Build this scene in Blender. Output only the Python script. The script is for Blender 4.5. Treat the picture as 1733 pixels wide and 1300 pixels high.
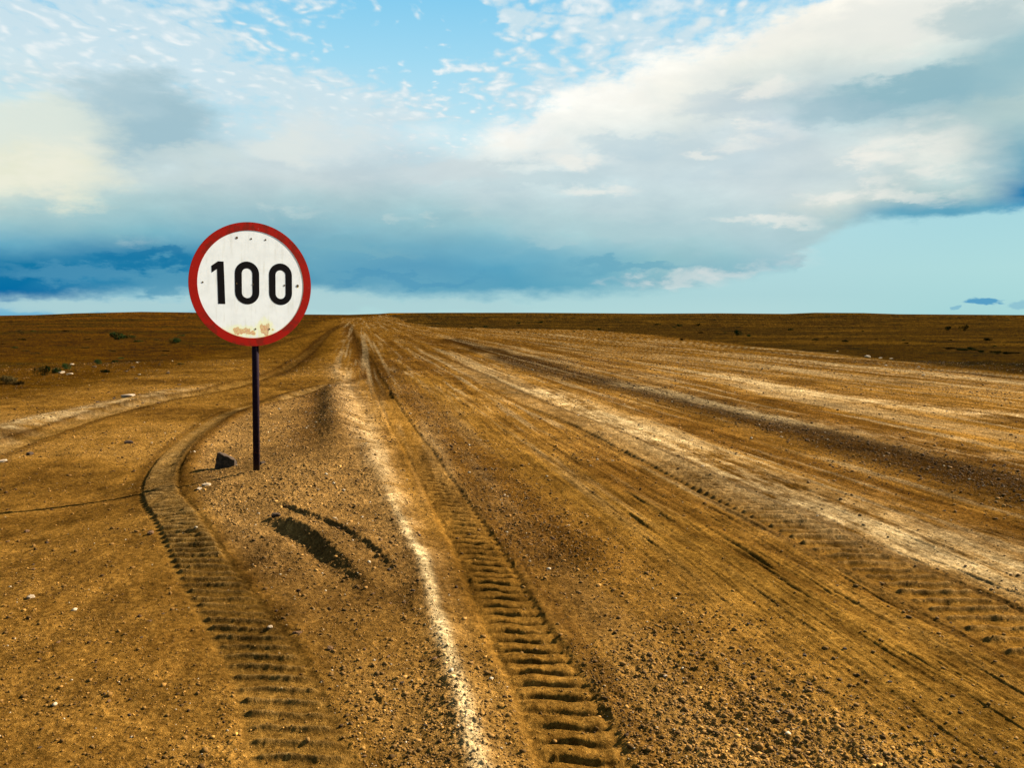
import bpy, bmesh, math, random
import numpy as np
from mathutils import Vector, Matrix, noise as mnoise

for o in list(bpy.data.objects):
    bpy.data.objects.remove(o)
scene = bpy.context.scene
COL = scene.collection
R = math.radians

# ------------------------------------------------------------------ camera
F = 1442.0; CX = 866.5; CY = 650.0; HOR = 535.0; EYE = 1.6
PITCH = math.atan((CY - HOR) / F)
cam_d = bpy.data.cameras.new('camera')
cam_d.sensor_width = 36; cam_d.lens = 36 * F / 1733
cam_d.clip_start = 0.05; cam_d.clip_end = 20000
cam = bpy.data.objects.new('camera', cam_d); COL.objects.link(cam)
cam.location = (0, 0, EYE); cam.rotation_euler = (R(90) - PITCH, 0, 0)
scene.camera = cam

# ------------------------------------------------------------------ exposure
EXPO = 2.4
vs = scene.view_settings
vs.view_transform = 'Standard'; vs.look = 'None'; vs.gamma = 1
vs.exposure = EXPO; vs.use_curve_mapping = False
scene.render.engine = 'CYCLES'
scene.cycles.max_bounces = 2; scene.cycles.diffuse_bounces = 1

# ------------------------------------------------------------------ sun
SUN_EL = 33.5            # degrees
SUN_A = 29.0             # degrees beyond pure right (+x)
sd = Vector((math.cos(R(SUN_A)) * math.cos(R(SUN_EL)), math.sin(R(SUN_A)) * math.cos(R(SUN_EL)), math.sin(R(SUN_EL))))
sun_d = bpy.data.lights.new('sun', 'SUN'); sun_d.energy = 5.0; sun_d.angle = R(0.5); sun_d.color = (1.0, 0.93, 0.80)
sun = bpy.data.objects.new('sun', sun_d); COL.objects.link(sun)
sun.rotation_euler = sd.to_track_quat('Z', 'Y').to_euler()
sun.location = sd * 50

def lin(c):
    r = []
    for v in c:
        v = v / 255.0
        r.append(v / 12.92 if v <= 0.04045 else ((v + 0.055) / 1.055) ** 2.4)
    return r

def pix_dir(px, py):
    cp, sp = math.cos(PITCH), math.sin(PITCH)
    a = px - CX; b = CY - py
    return (a, F * cp + b * sp, -F * sp + b * cp)
def azel(px, py):
    x, y, z = pix_dir(px, py)
    return math.atan2(x, y), math.atan2(z, math.hypot(x, y))

# ------------------------------------------------------------------ world
world = bpy.data.worlds.new('World'); scene.world = world; world.use_nodes = True
wt = world.node_tree; wt.nodes.clear()

class NT:
    def __init__(s, t): s.t = t
    def n(s, typ, **kw):
        nd = s.t.nodes.new(typ)
        for k, v in kw.items(): setattr(nd, k, v)
        return nd
    def put(s, sock, v):
        if isinstance(v, bpy.types.NodeSocket): s.t.links.new(v, sock)
        elif v is not None:
            try: sock.default_value = v
            except Exception: sock.default_value = (*v, 1)
    def m(s, op, a, b=None, c=None, clamp=False):
        nd = s.n('ShaderNodeMath', operation=op, use_clamp=clamp)
        s.put(nd.inputs[0], a)
        if b is not None: s.put(nd.inputs[1], b)
        if c is not None: s.put(nd.inputs[2], c)
        return nd.outputs[0]
    def v(s, op, a, b=None, scale=None):
        nd = s.n('ShaderNodeVectorMath', operation=op)
        s.put(nd.inputs[0], a)
        if b is not None: s.put(nd.inputs[1], b)
        if scale is not None: s.put(nd.inputs['Scale'], scale)
        return nd.outputs['Value'] if op in ('LENGTH', 'DOT_PRODUCT') else nd.outputs['Vector']
    def xyz(s, x, y, z):
        nd = s.n('ShaderNodeCombineXYZ')
        for i, q in enumerate((x, y, z)): s.put(nd.inputs[i], q)
        return nd.outputs[0]
    def noise(s, vec, scale, detail=4, rough=.5, dist=0, color=False):
        nd = s.n('ShaderNodeTexNoise'); s.put(nd.inputs['Vector'], vec)
        nd.inputs['Scale'].default_value = scale; nd.inputs['Detail'].default_value = detail
        nd.inputs['Roughness'].default_value = rough; nd.inputs['Distortion'].default_value = dist
        return nd.outputs['Color'] if color else nd.outputs[0]
    def mr(s, v, a, b, c=0., d=1., smooth=True):
        nd = s.n('ShaderNodeMapRange', interpolation_type='SMOOTHSTEP' if smooth else 'LINEAR')
        s.put(nd.inputs[0], v); s.put(nd.inputs[1], a); s.put(nd.inputs[2], b); s.put(nd.inputs[3], c); s.put(nd.inputs[4], d)
        return nd.outputs[0]
    def mix(s, f, a, b, blend='MIX'):
        nd = s.n('ShaderNodeMix', data_type='RGBA', blend_type=blend, clamp_factor=True)
        s.put(nd.inputs['Factor'], f)
        s.put(nd.inputs[6], a); s.put(nd.inputs[7], b)
        return nd.outputs[2]
    def ramp(s, f, stops, inter='LINEAR'):
        nd = s.n('ShaderNodeValToRGB'); cr = nd.color_ramp; cr.interpolation = inter
        stops = sorted(stops, key=lambda q: q[0])
        cr.elements[0].position = stops[0][0]; cr.elements[1].position = stops[-1][0]
        cr.elements[0].color = (*stops[0][1], 1); cr.elements[1].color = (*stops[-1][1], 1)
        for p, c in stops[1:-1]:
            e = cr.elements.new(p); e.color = (*c, 1)
        s.put(nd.inputs[0], f)
        return nd.outputs[0]

W = NT(wt)
tc = W.n('ShaderNodeTexCoord').outputs['Generated']
sep = W.n('ShaderNodeSeparateXYZ'); W.put(sep.inputs[0], tc)
X, Y, Z = sep.outputs
AZ = W.m('ARCTAN2', X, Y)
EL = W.m('ARCSINE', Z)
UV = W.xyz(AZ, W.m('MULTIPLY', EL, 2.4), 0.0)
wn = W.noise(UV, 5.5, 6, .55, color=True)
wsep = W.n('ShaderNodeSeparateXYZ'); W.put(wsep.inputs[0], wn)
wn2 = W.noise(W.v('ADD', UV, (3.1, 7.7, 1.0)), 26, 5, .6, color=True)
wsep2 = W.n('ShaderNodeSeparateXYZ'); W.put(wsep2.inputs[0], wn2)
AZ1 = W.m('ADD', AZ, W.m('MULTIPLY', W.m('SUBTRACT', wsep.outputs[0], .5), .22))
EL1 = W.m('ADD', EL, W.m('MULTIPLY', W.m('SUBTRACT', wsep.outputs[1], .5), .042))
AZ2 = W.m('ADD', AZ, W.m('MULTIPLY', W.m('SUBTRACT', wsep2.outputs[0], .5), .05))
EL2 = W.m('ADD', EL, W.m('MULTIPLY', W.m('SUBTRACT', wsep2.outputs[1], .5), .018))
ELMAX = 0.6
GAIN = 1.0 / 2 ** EXPO

deck = {
 0:   [(90,(206,224,228)),(150,(205,222,222)),(200,(218,229,222)),(250,(226,232,218)),(300,(230,231,212)),(330,(205,218,208)),(380,(150,190,198)),(412,(100,165,190)),(436,(18,118,163)),(480,(6,108,162)),(512,(6,98,156))],
 130: [(110,(206,222,226)),(180,(208,222,220)),(235,(212,222,216)),(290,(224,228,214)),(325,(195,212,208)),(360,(165,198,202)),(400,(128,180,194)),(432,(40,128,170)),(462,(48,134,175)),(500,(10,104,158))],
 260: [(120,(215,228,230)),(165,(186,208,214)),(205,(166,195,206)),(250,(176,201,210)),(300,(190,208,210)),(350,(165,197,201)),(400,(120,176,192)),(430,(38,126,168)),(470,(50,135,174)),(505,(90,160,188))],
 400: [(170,(196,218,226)),(240,(196,213,219)),(290,(193,209,213)),(335,(168,196,202)),(380,(140,184,196)),(430,(60,140,175)),(470,(50,132,172)),(500,(100,165,190))],
 550: [(170,(200,221,228)),(250,(200,215,220)),(300,(196,211,214)),(340,(164,194,201)),(380,(140,182,194)),(420,(112,170,190)),(460,(96,161,187)),(495,(96,160,186))],
 700: [(230,(203,218,224)),(300,(190,208,215)),(340,(164,196,203)),(380,(142,186,197)),(420,(112,170,191)),(455,(90,157,187)),(492,(105,168,192))],
 850: [(215,(244,245,242)),(255,(232,237,234)),(290,(206,220,222)),(330,(188,209,214)),(370,(162,198,205)),(410,(130,182,198)),(450,(88,160,189)),(490,(86,160,188))],
 1000:[(140,(245,245,240)),(190,(240,242,236)),(230,(215,226,226)),(270,(200,217,222)),(310,(190,211,217)),(350,(184,207,212)),(400,(164,200,206)),(440,(120,178,197)),(485,(105,172,193))],
 1150:[(90,(244,244,238)),(140,(238,240,232)),(190,(220,228,224)),(230,(203,217,219)),(300,(196,214,219)),(350,(191,212,216)),(400,(176,205,210)),(440,(140,188,197)),(475,(135,185,197))],
 1300:[(45,(242,241,233)),(90,(230,233,225)),(140,(206,218,217)),(200,(190,207,215)),(260,(196,212,218)),(320,(200,215,218)),(380,(180,205,210)),(430,(166,200,208)),(455,(140,186,200))],
 1450:[(0,(243,242,233)),(50,(232,234,225)),(100,(204,216,214)),(155,(168,195,203)),(195,(172,199,207)),(250,(206,218,217)),(290,(195,212,215)),(340,(205,216,212)),(372,(160,192,198))],
 1600:[(0,(226,231,226)),(50,(196,212,212)),(110,(163,193,199)),(155,(142,183,195)),(200,(170,198,202)),(250,(203,215,211)),(300,(186,207,208)),(335,(160,192,197)),(356,(95,162,188))],
 1733:[(0,(196,213,214)),(50,(150,188,198)),(95,(146,186,196)),(150,(186,207,204)),(200,(170,198,200)),(240,(146,184,194)),(290,(92,156,181)),(325,(30,122,172)),(346,(44,136,182))],
}
def col_ramp(px, stops, fac):
    return W.ramp(fac, [(min(.999, max(0., azel(px, py)[1] / ELMAX)), [q * GAIN for q in lin(c)]) for py, c in stops], 'EASE' if False else 'LINEAR')
el_f = W.m('DIVIDE', EL1, ELMAX)
keys = sorted(deck)
prev = None
for i, k in enumerate(keys):
    c = col_ramp(k, deck[k], el_f)
    if prev is None: prev = c
    else:
        a0 = azel(keys[i - 1], 300)[0]; a1 = azel(k, 300)[0]
        prev = W.mix(W.mr(AZ1, a0, a1, smooth=False), prev, c)
deck_col = prev
# fine relief inside the deck
dn = W.noise(W.v('ADD', UV, (9.0, 2.0, 4.0)), 9, 6, .58, .25)
deck_col = W.mix(W.mr(EL1, .02, .12, .0, 1.), deck_col, W.mix(1.0, deck_col, W.ramp(dn, [(.30, (.96, .98, .99)), (.48, (1.07, 1.06, 1.045)), (.62, (1.16, 1.14, 1.11)), (.72, (1.26, 1.22, 1.17))]), 'MULTIPLY'))

# clear sky behind the clouds: Nishita sky blended with the measured gradient of the day
sky = W.n('ShaderNodeTexSky', sky_type='NISHITA'); sky.sun_disc = False
sky.sun_elevation = R(SUN_EL); sky.sun_rotation = R(90 - SUN_A); sky.dust_density = 1.5; sky.ozone_density = 2
nis = W.v('SCALE', sky.outputs[0], scale=0.07)
elc = W.m('DIVIDE', EL, ELMAX)
def grad(px, st): return W.ramp(elc, [(min(.999, max(0., azel(px, py)[1] / ELMAX)), [q * GAIN for q in lin(c)]) for py, c in st])
gl = grad(300, [(-60,(110,188,230)),(0,(128,200,234)),(120,(160,215,238)),(240,(190,226,236)),(400,(150,205,222)),(505,(160,205,215)),(532,(112,180,212))])
gm = grad(800, [(-60,(112,192,234)),(0,(132,204,238)),(100,(158,216,240)),(220,(190,228,240)),(400,(172,215,222)),(500,(168,210,215)),(532,(176,215,217))])
gr = grad(1733, [(-60,(112,192,234)),(60,(140,205,235)),(200,(150,210,230)),(360,(160,210,218)),(450,(166,214,217)),(532,(158,210,214))])
clear = W.mix(W.mr(AZ, azel(100, 500)[0], azel(560, 500)[0]), gl, gm)
clear = W.mix(W.mr(AZ, azel(1250, 500)[0], azel(1733, 500)[0]), clear, gr)
clear = W.mix(W.mr(EL, .36, .9, .015, .6), clear, nis)

# small high cloudlets (mackerel sky), laid on a flat ceiling so they shrink towards the horizon
zc = W.m('ADD', W.m('MAXIMUM', Z, .0), .08)
PL = W.xyz(W.m('DIVIDE', X, zc), W.m('DIVIDE', Y, zc), 0.)
plr = W.n('ShaderNodeMapping'); W.put(plr.inputs[0], PL); plr.inputs['Rotation'].default_value = (0, 0, R(-16)); plr.inputs['Scale'].default_value = (1.25, .62, 1)
vor = W.n('ShaderNodeTexVoronoi', feature='SMOOTH_F1'); vor.inputs['Scale'].default_value = 14; vor.inputs['Smoothness'].default_value = .6
W.put(vor.inputs['Vector'], W.v('ADD', plr.outputs[0], W.v('SCALE', W.v('SUBTRACT', W.noise(PL, 3.2, 3, .6, color=True), (.5, .5, .5)), scale=.42)))
acf_n = W.noise(plr.outputs[0], 19, 4, .62, .0)
ac = W.m('ADD', W.m('MULTIPLY', W.m('SUBTRACT', .78, vor.outputs['Distance']), .55), W.m('MULTIPLY', acf_n, .5))
ac2 = W.noise(PL, 1.3, 3, .5)
acn = W.m('ADD', W.m('MULTIPLY', ac, .70), W.m('MULTIPLY', ac2, .30))
def blob(px, py, rx, ry, au=AZ1, eu=EL1, rot=0.0):
    a, e = azel(px, py)
    p = W.xyz(W.m('SUBTRACT', au, a), W.m('SUBTRACT', eu, e), 0.)
    if rot:
        mp = W.n('ShaderNodeMapping'); W.put(mp.inputs[0], p); mp.inputs['Rotation'].default_value = (0, 0, R(rot)); p = mp.outputs[0]
    d = W.v('LENGTH', W.v('MULTIPLY', p, (F / rx, F / ry, 0.)))
    return W.mr(d, 0.0, 2.0, 1., 0.)
def vmax(*l):
    r = l[0]
    for q in l[1:]: r = W.m('MAXIMUM', r, q)
    return r
acm_l = vmax(blob(120, 60, 330, 110), blob(370, 100, 190, 75, rot=18), blob(40, -120, 420, 120), blob(560, 175, 190, 60, rot=12))
acm_r = vmax(W.m('MULTIPLY', blob(1080, 60, 240, 90), .85), blob(860, 30, 45, 45), W.m('MULTIPLY', blob(930, 140, 150, 70), .75), W.m('MULTIPLY', blob(680, 190, 150, 45), .6))
behind = W.m('MULTIPLY', W.mr(W.m('ABSOLUTE', AZ), .8, 1.5), .55)
upper = W.m('MULTIPLY', W.mr(EL, .38, .7), .5)
acm = vmax(acm_l, acm_r, behind, upper)
thr = W.m('SUBTRACT', .585, W.m('MULTIPLY', acm, .40))
acf = W.mr(acn, thr, W.m('ADD', thr, .20), 0., .86)
acf = W.m('MULTIPLY', acf, W.mr(acm, .02, .25))
accol = W.mix(W.mr(acn, .45, .66), [q * GAIN for q in lin((208, 228, 236))], [q * GAIN for q in lin((244, 247, 246))])
skyc = W.mix(acf, clear, accol)

# deck outline
top_pts = [(-400,60),(0,95),(120,100),(260,140),(340,175),(450,160),(560,165),(700,195),(780,222),(850,205),(905,185),(935,155),(1010,130),(1080,98),(1200,66),(1290,38),(1370,0),(1450,-60),(1733,-200)]
bot_pts = [(-400,525),(0,519),(90,512),(170,508),(280,500),(420,494),(560,498),(640,505),(750,512),(900,506),(1050,503),(1160,490),(1270,474),(1345,462),(1352,446),(1375,420),(1440,388),(1560,372),(1650,364),(1733,352),(2100,330)]
AMIN, AMAX = azel(-900, 500)[0], azel(2600, 500)[0]
def edge(pts, au):
    f = W.mr(au, AMIN, AMAX, smooth=False)
    st = []
    for px, py in pts:
        a, e = azel(px, py); st.append(((a - AMIN) / (AMAX - AMIN), [e / ELMAX] * 3))
    return W.m('MULTIPLY', W.ramp(f, st), ELMAX)
AZe = W.m('ADD', AZ2, W.m('MULTIPLY', W.m('SUBTRACT', wsep.outputs[0], .5), .06))
et = edge(top_pts, AZe); eb = edge(bot_pts, AZe)
EN = W.m('SUBTRACT', W.noise(W.v('ADD', UV, (1.0, 5.0, 2.0)), 14, 7, .62), .5)
elt = W.m('ADD', EL2, W.m('MULTIPLY', EN, .085))
elb = W.m('ADD', EL2, W.m('MULTIPLY', EN, .022))
soft = W.mr(AZ, azel(620, 300)[0], azel(900, 300)[0], .085, .020)
softb = W.mr(AZ, azel(1300, 300)[0], azel(1700, 300)[0], .016, .007)
mt = W.mr(W.m('SUBTRACT', et, elt), W.m('MULTIPLY', soft, -.5), soft)
mb = W.mr(W.m('SUBTRACT', elb, eb), W.m('MULTIPLY', softb, -.3), softb)
mdeck = W.m('MULTIPLY', mt, mb)
mdeck = W.m('MULTIPLY', mdeck, W.mr(W.m('ABSOLUTE', AZ), .75, 1.1, 1., .35))
skyc = W.mix(mdeck, skyc, deck_col)

# broad shaded and lit masses inside the deck
pn0 = W.noise(W.v('ADD', UV, (7.0, 1.0, 3.0)), 7, 6, .6, .2)
for (px, py, rx, ry, c, st) in [(250,205,95,60,(160,193,205),.95),(190,160,60,40,(178,205,214),.6),(60,285,120,42,(231,233,212),1.),(70,215,90,45,(222,231,220),.8),(560,235,90,30,(218,228,228),.7),(480,250,60,26,(222,230,226),.7),
    (330,270,80,24,(206,220,218),.6),(1540,155,110,26,(142,184,196),.9),(1430,185,70,20,(160,192,203),.7),(1700,120,60,30,(150,190,200),.6),(1260,170,90,22,(188,207,215),.6),(1060,250,70,18,(190,212,220),.6),(1190,265,110,30,(190,211,218),.5),
    (140,462,110,14,(74,145,180),.8),(330,470,90,14,(86,155,184),.8),(430,425,60,12,(34,124,170),.6),(250,440,80,10,(16,116,163),.7),(900,300,110,22,(182,206,213),.5),(760,290,90,16,(206,218,220),.5),(1020,390,150,14,(172,204,210),.5),(600,420,90,10,(120,175,192),.6),(700,470,110,9,(74,148,184),.5),(1050,455,100,10,(100,166,190),.6),
    (1500,45,90,30,(233,235,228),.7),(1640,35,60,22,(178,202,206),.7)]:
    b = blob(px, py, rx, ry, AZe, elt)
    skyc = W.mix(W.mr(W.m('MULTIPLY', b, W.m('ADD', W.m('MULTIPLY', pn0, 1.6), .2)), .15, .85, 0., st), skyc, [q * GAIN for q in lin(c)])
# sunlit puffs and low scud
pn = W.noise(W.v('ADD', UV, (4.0, 4.0, 9.0)), 22, 7, .6, .3)
AZp = W.m('ADD', AZe, W.m('MULTIPLY', W.m('SUBTRACT', pn, .5), .10)); ELp = W.m('ADD', EL2, W.m('MULTIPLY', EN, .055))
puffs = [(20,292,120,30,.8),(100,270,60,30,.55),(498,357,36,9,.8),(655,371,36,7,.7),(716,369,22,7,.8),(800,360,22,8,.5),
 (985,275,42,15,.95),(1015,323,60,9,.85),(1312,148,46,17,.95),(1268,212,30,9,.7),(1290,225,60,18,.6),(1205,262,26,8,.8),(1470,272,36,12,.95),(1550,250,70,34,.8),(1590,285,60,14,.6),
 (1465,325,70,15,.95),(1570,330,50,8,.6),(1330,369,50,8,.8),(1255,366,50,7,.6),(1090,480,60,9,.55),(1165,472,80,13,.75),(1250,462,60,9,.6),(1310,445,50,10,.5),(1345,430,30,8,.4),(240,408,30,10,.35),(170,245,20,8,.45),
 (900,240,80,28,.7),(1120,150,120,30,.5),(1300,20,120,25,.5),(1340,60,60,20,.5)]
for i, (px, py, rx, ry, st) in enumerate(puffs):
    b = blob(px, py, rx, ry, AZp, ELp, rot=0)
    f = W.mr(W.m('MULTIPLY', b, W.m('SUBTRACT', W.m('MULTIPLY', pn, 3.4), .9)), .10, 1.05, 0., st * .65)
    c = (228, 230, 226) if py > 400 else ((240, 239, 222) if px < 200 else (246, 243, 233))
    if py > 350 and px < 900: c = (196, 215, 214)
    skyc = W.mix(f, skyc, [q * GAIN for q in lin(c)])
# pale scud bank right above the skyline on the left and the centre
for (px, py, rx, ry, st) in [(250,519,150,12,.9),(110,521,90,8,.7),(560,510,80,14,.8),(420,505,80,14,.75),(720,519,150,9,.6)]:
    b = blob(px, py, rx, ry, AZe, elb)
    skyc = W.mix(W.mr(W.m('MULTIPLY', b, W.m('ADD', pn, .35)), .12, .55, 0., st), skyc, [q * GAIN for q in lin((172, 208, 212))])
# small dark clouds low on the right
for (px, py, rx, ry, st) in [(1668,510,17,5,.9),(1612,518,9,3,.45),(1724,514,14,6,.35)]:
    b = blob(px, py, rx, ry, AZ2, EL2)
    skyc = W.mix(W.mr(W.m('MULTIPLY', b, W.m('ADD', pn, .5)), .22, .6, 0., st), skyc, [q * GAIN for q in lin((70, 150, 195))])
skyc = W.mix(W.mr(Z, -.02, .0, 1., 0.), skyc, (.04, .03, .015))
bg = W.n('ShaderNodeBackground'); W.put(bg.inputs[0], skyc); bg.inputs[1].default_value = 1.0
wo = W.n('ShaderNodeOutputWorld'); wt.links.new(bg.outputs[0], wo.inputs[0])
world.cycles.sampling_method = 'NONE'

# ------------------------------------------------------------------ numpy noise
rng = np.random.default_rng(7)
TAB = rng.random((512, 512)).astype(np.float32)
def vnoise(x, y):
    xi = np.floor(x); yi = np.floor(y)
    fx = (x - xi).astype(np.float32); fy = (y - yi).astype(np.float32)
    xi = xi.astype(np.int64); yi = yi.astype(np.int64)
    fx = fx * fx * fx * (fx * (fx * 6 - 15) + 10); fy = fy * fy * fy * (fy * (fy * 6 - 15) + 10)
    x0 = xi & 511; x1 = (xi + 1) & 511; y0 = yi & 511; y1 = (yi + 1) & 511
    a = TAB[y0, x0]; b = TAB[y0, x1]; c = TAB[y1, x0]; d = TAB[y1, x1]
    return (a + (b - a) * fx) * (1 - fy) + (c + (d - c) * fx) * fy
def fbm(x, y, octv=4, gain=.5, seed=0.):
    s = 0; a = 1.; t = 0.; f = 1.
    for i in range(octv):
        ca, sa = math.cos(i * 1.1 + .4), math.sin(i * 1.1 + .4)
        s = s + a * vnoise((x * ca - y * sa) * f + 17.3 * i + seed * 3.7, (x * sa + y * ca) * f + 9.1 * i + seed * 5.3)
        t += a; a *= gain; f *= 2.03
    return s / t - .5
def sst(v, a, b):
    t = np.clip((v - a) / (b - a), 0, 1); return t * t * (3 - 2 * t)

# ------------------------------------------------------------------ large terrain form
sky_px = [(-900,537),(-200,536),(0,534),(60,533),(130,530),(240,527.5),(320,528.5),(420,531),(520,532),(590,532.5),(640,531),(660,529.5),(760,529),(900,529),(1100,530.5),(1220,530),(1330,531),(1380,529),(1460,529.5),(1520,531.5),(1733,533),(2600,534)]
SAZ = np.array([azel(a, 530)[0] for a, b in sky_px]); SEL = np.array([azel(a, b)[1] for a, b in sky_px])
def H0(x, y):
    r = np.hypot(x, y); az = np.arctan2(x, y)
    S = EYE + np.interp(az, SAZ, SEL) * 520.
    z = S * sst(r, 70, 560)
    z = np.where(r > 560, EYE + (S - EYE) * 1.0, z)
    z = z + .35 * fbm(x / 60., y / 60., 3, .5, 3) * sst(r, 30, 120) * (1 - sst(r, 250, 480))
    # gravel mound on which the sign stands, lower sandy ground to its left
    lx = x + .22 * (y - 8)
    z = z + .13 * np.exp(-((x + 1.75) / 1.15) ** 2) * np.exp(-((y - 8.2) / 3.2) ** 2)
    z = z - .08 * sst(-x, 2.5, 4.2) * (1 - sst(r, 15, 60)) * sst(y, 3.5, 6.5)
    z = z + .05 * fbm(x / 2.2, y / 2.2, 3, .5, 1) * (1 - sst(r, 40, 90))
    return z
H0s = lambda x, y: float(H0(np.array([x]), np.array([y]))[0])
def gp(px, py):
    dx, dy, dz = pix_dir(px, py)
    n = math.hypot(dx, dy); dx /= n; dy /= n; dz /= n
    rr = np.geomspace(1.2, 4000, 3000)
    zz = EYE + dz * rr; hh = H0(dx * rr, dy * rr)
    i = np.argmax(zz < hh)
    if i == 0: i = len(rr) - 1
    a, b = rr[i - 1], rr[i]
    fa = (EYE + dz * a) - hh[i - 1]; fb = (EYE + dz * b) - hh[i]
    t = fa / (fa - fb) if fa != fb else 0
    q = a + (b - a) * t
    return (dx * q, dy * q)

def curve(pts, n=6):
    P = [np.array(gp(*p)) for p in pts]
    P = [2 * P[0] - P[1]] + P + [2 * P[-1] - P[-2]]
    out = []
    for i in range(1, len(P) - 2):
        for k in range(n):
            t = k / n
            a, b, c, d = P[i - 1:i + 3]
            out.append(.5 * ((2 * b) + (-a + c) * t + (2 * a - 5 * b + 4 * c - d) * t * t + (-a + 3 * b - 3 * c + d) * t ** 3))
    out.append(P[-2])
    return np.array(out)
def pdist(x, y, poly, reach):
    """signed lateral distance (positive on the right when walking along poly) and arc length, inf beyond reach"""
    D = np.full(x.shape, 1e9); S = np.zeros(x.shape); G = np.ones(x.shape)
    seg = np.diff(poly, axis=0); L = np.hypot(seg[:, 0], seg[:, 1]); cum = np.concatenate([[0], np.cumsum(L)])
    for i in range(len(seg)):
        a = poly[i]; b = poly[i + 1]
        m = (x > min(a[0], b[0]) - reach) & (x < max(a[0], b[0]) + reach) & (y > min(a[1], b[1]) - reach) & (y < max(a[1], b[1]) + reach)
        if not m.any(): continue
        xm = x[m]; ym = y[m]
        t = ((xm - a[0]) * seg[i, 0] + (ym - a[1]) * seg[i, 1]) / max(L[i] ** 2, 1e-12)
        lo = -1e9 if i == 0 and False else 0.
        t = np.clip(t, 0, 1)
        dx = xm - (a[0] + t * seg[i, 0]); dy = ym - (a[1] + t * seg[i, 1])
        d = np.hypot(dx, dy)
        sg = np.sign(dx * seg[i, 1] - dy * seg[i, 0])
        Dm = D[m]; better = d < Dm
        Sm = S[m]; Gm = G[m]
        Dm[better] = d[better]; Sm[better] = cum[i] + t[better] * L[i]; Gm[better] = sg[better]
        D[m] = Dm; S[m] = Sm; G[m] = Gm
    return D * G, S, cum[-1]

C = {}
C['t1'] = curve([(594,548),(602,575),(622,606),(632,630),(652,672),(690,738),(732,804),(766,860),(814,940),(851,1020),(894,1100),(938,1180),(985,1282),(1050,1430)])
C['t2'] = curve([(560,652),(500,668),(440,684),(385,702),(330,738),(285,785),(270,832),(304,885),(344,960),(397,1040),(458,1140),(508,1276),(556,1400)])
C['t3'] = curve([(640,560),(700,588),(800,632),(900,682),(1000,722),(1110,775),(1250,845),(1400,915),(1560,992),(1733,1078),(1950,1190)])
C['t4'] = curve([(-260,860),(-100,800),(0,762),(70,736),(160,706),(260,680),(360,662),(440,640),(490,618),(528,590),(560,560),(580,548)])
C['ridge'] = curve([(560,610),(575,640),(592,680),(614,740),(645,810),(678,880),(712,955),(738,1040),(765,1130),(808,1290),(850,1430)])
C['rut'] = curve([(436,872),(464,881),(502,893),(548,922),(590,957),(628,1002),(648,1034)])
C['rut2'] = curve([(445,846),(490,858),(540,880),(590,905),(630,930),(668,965),(690,990)])
C['s1'] = curve([(585,548),(600,580),(618,604),(640,622),(645,640)])            # dark squiggle in the far road
C['s2'] = curve([(640,622),(610,636),(585,648),(560,652)])
C['s4'] = curve([(590,548),(607,590),(622,622),(636,646),(655,680)])
C['s5'] = curve([(585,546),(560,556),(520,566),(470,580),(430,594),(400,606)])
C['s3'] = curve([(450,640),(490,622),(525,600),(532,582),(560,560),(580,550)])
C['band'] = curve([(760,574),(850,600),(960,634),(1100,664),(1250,702),(1400,742),(1560,785),(1733,828),(2000,900)])
C['pale'] = curve([(880,650),(960,680),(1060,722),(1150,766),(1260,815),(1400,866),(1560,916),(1733,965),(1950,1030)])
C['pale2'] = curve([(1180,626),(1290,648),(1420,672),(1560,690),(1733,706)])
C['pale3'] = curve([(930,566),(1100,584),(1300,606),(1500,626),(1733,650)])
C['pale4'] = curve([(1000,640),(1150,668),(1320,706),(1450,728),(1600,760),(1733,780)])
C['smooth'] = curve([(700,640),(790,720),(880,790),(1000,850),(1120,905),(1300,1000),(1500,1110),(1733,1250)])
C['l1'] = curve([(560,566),(640,600),(740,664),(860,742),(1000,820),(1180,905),(1380,1000),(1600,1110),(1800,1215)])
C['l2'] = curve([(700,620),(830,700),(960,775),(1120,850),(1300,930),(1500,1020),(1733,1130)])
C['edge_r'] = curve([(1180,579),(1280,592),(1400,606),(1560,622),(1733,640),(1950,665)])
C['apexL'] = curve([(566,648),(500,664),(430,690),(370,722),(330,760),(315,800)])
C['bank'] = curve([(-150,800),(0,732),(90,708),(180,690),(300,664),(400,648)])
EDGE_PTS = [(655,533),(680,543),(722,554),(860,556),(1000,559),(1133,571),(1280,589),(1420,603),(1560,618),(1733,637),(2000,668),(2600,730)]
edgeR = np.array([gp(*p) for p in EDGE_PTS])
RDIR = np.array([-.18, 1.]); RDIR /= np.hypot(*RDIR)

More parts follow.
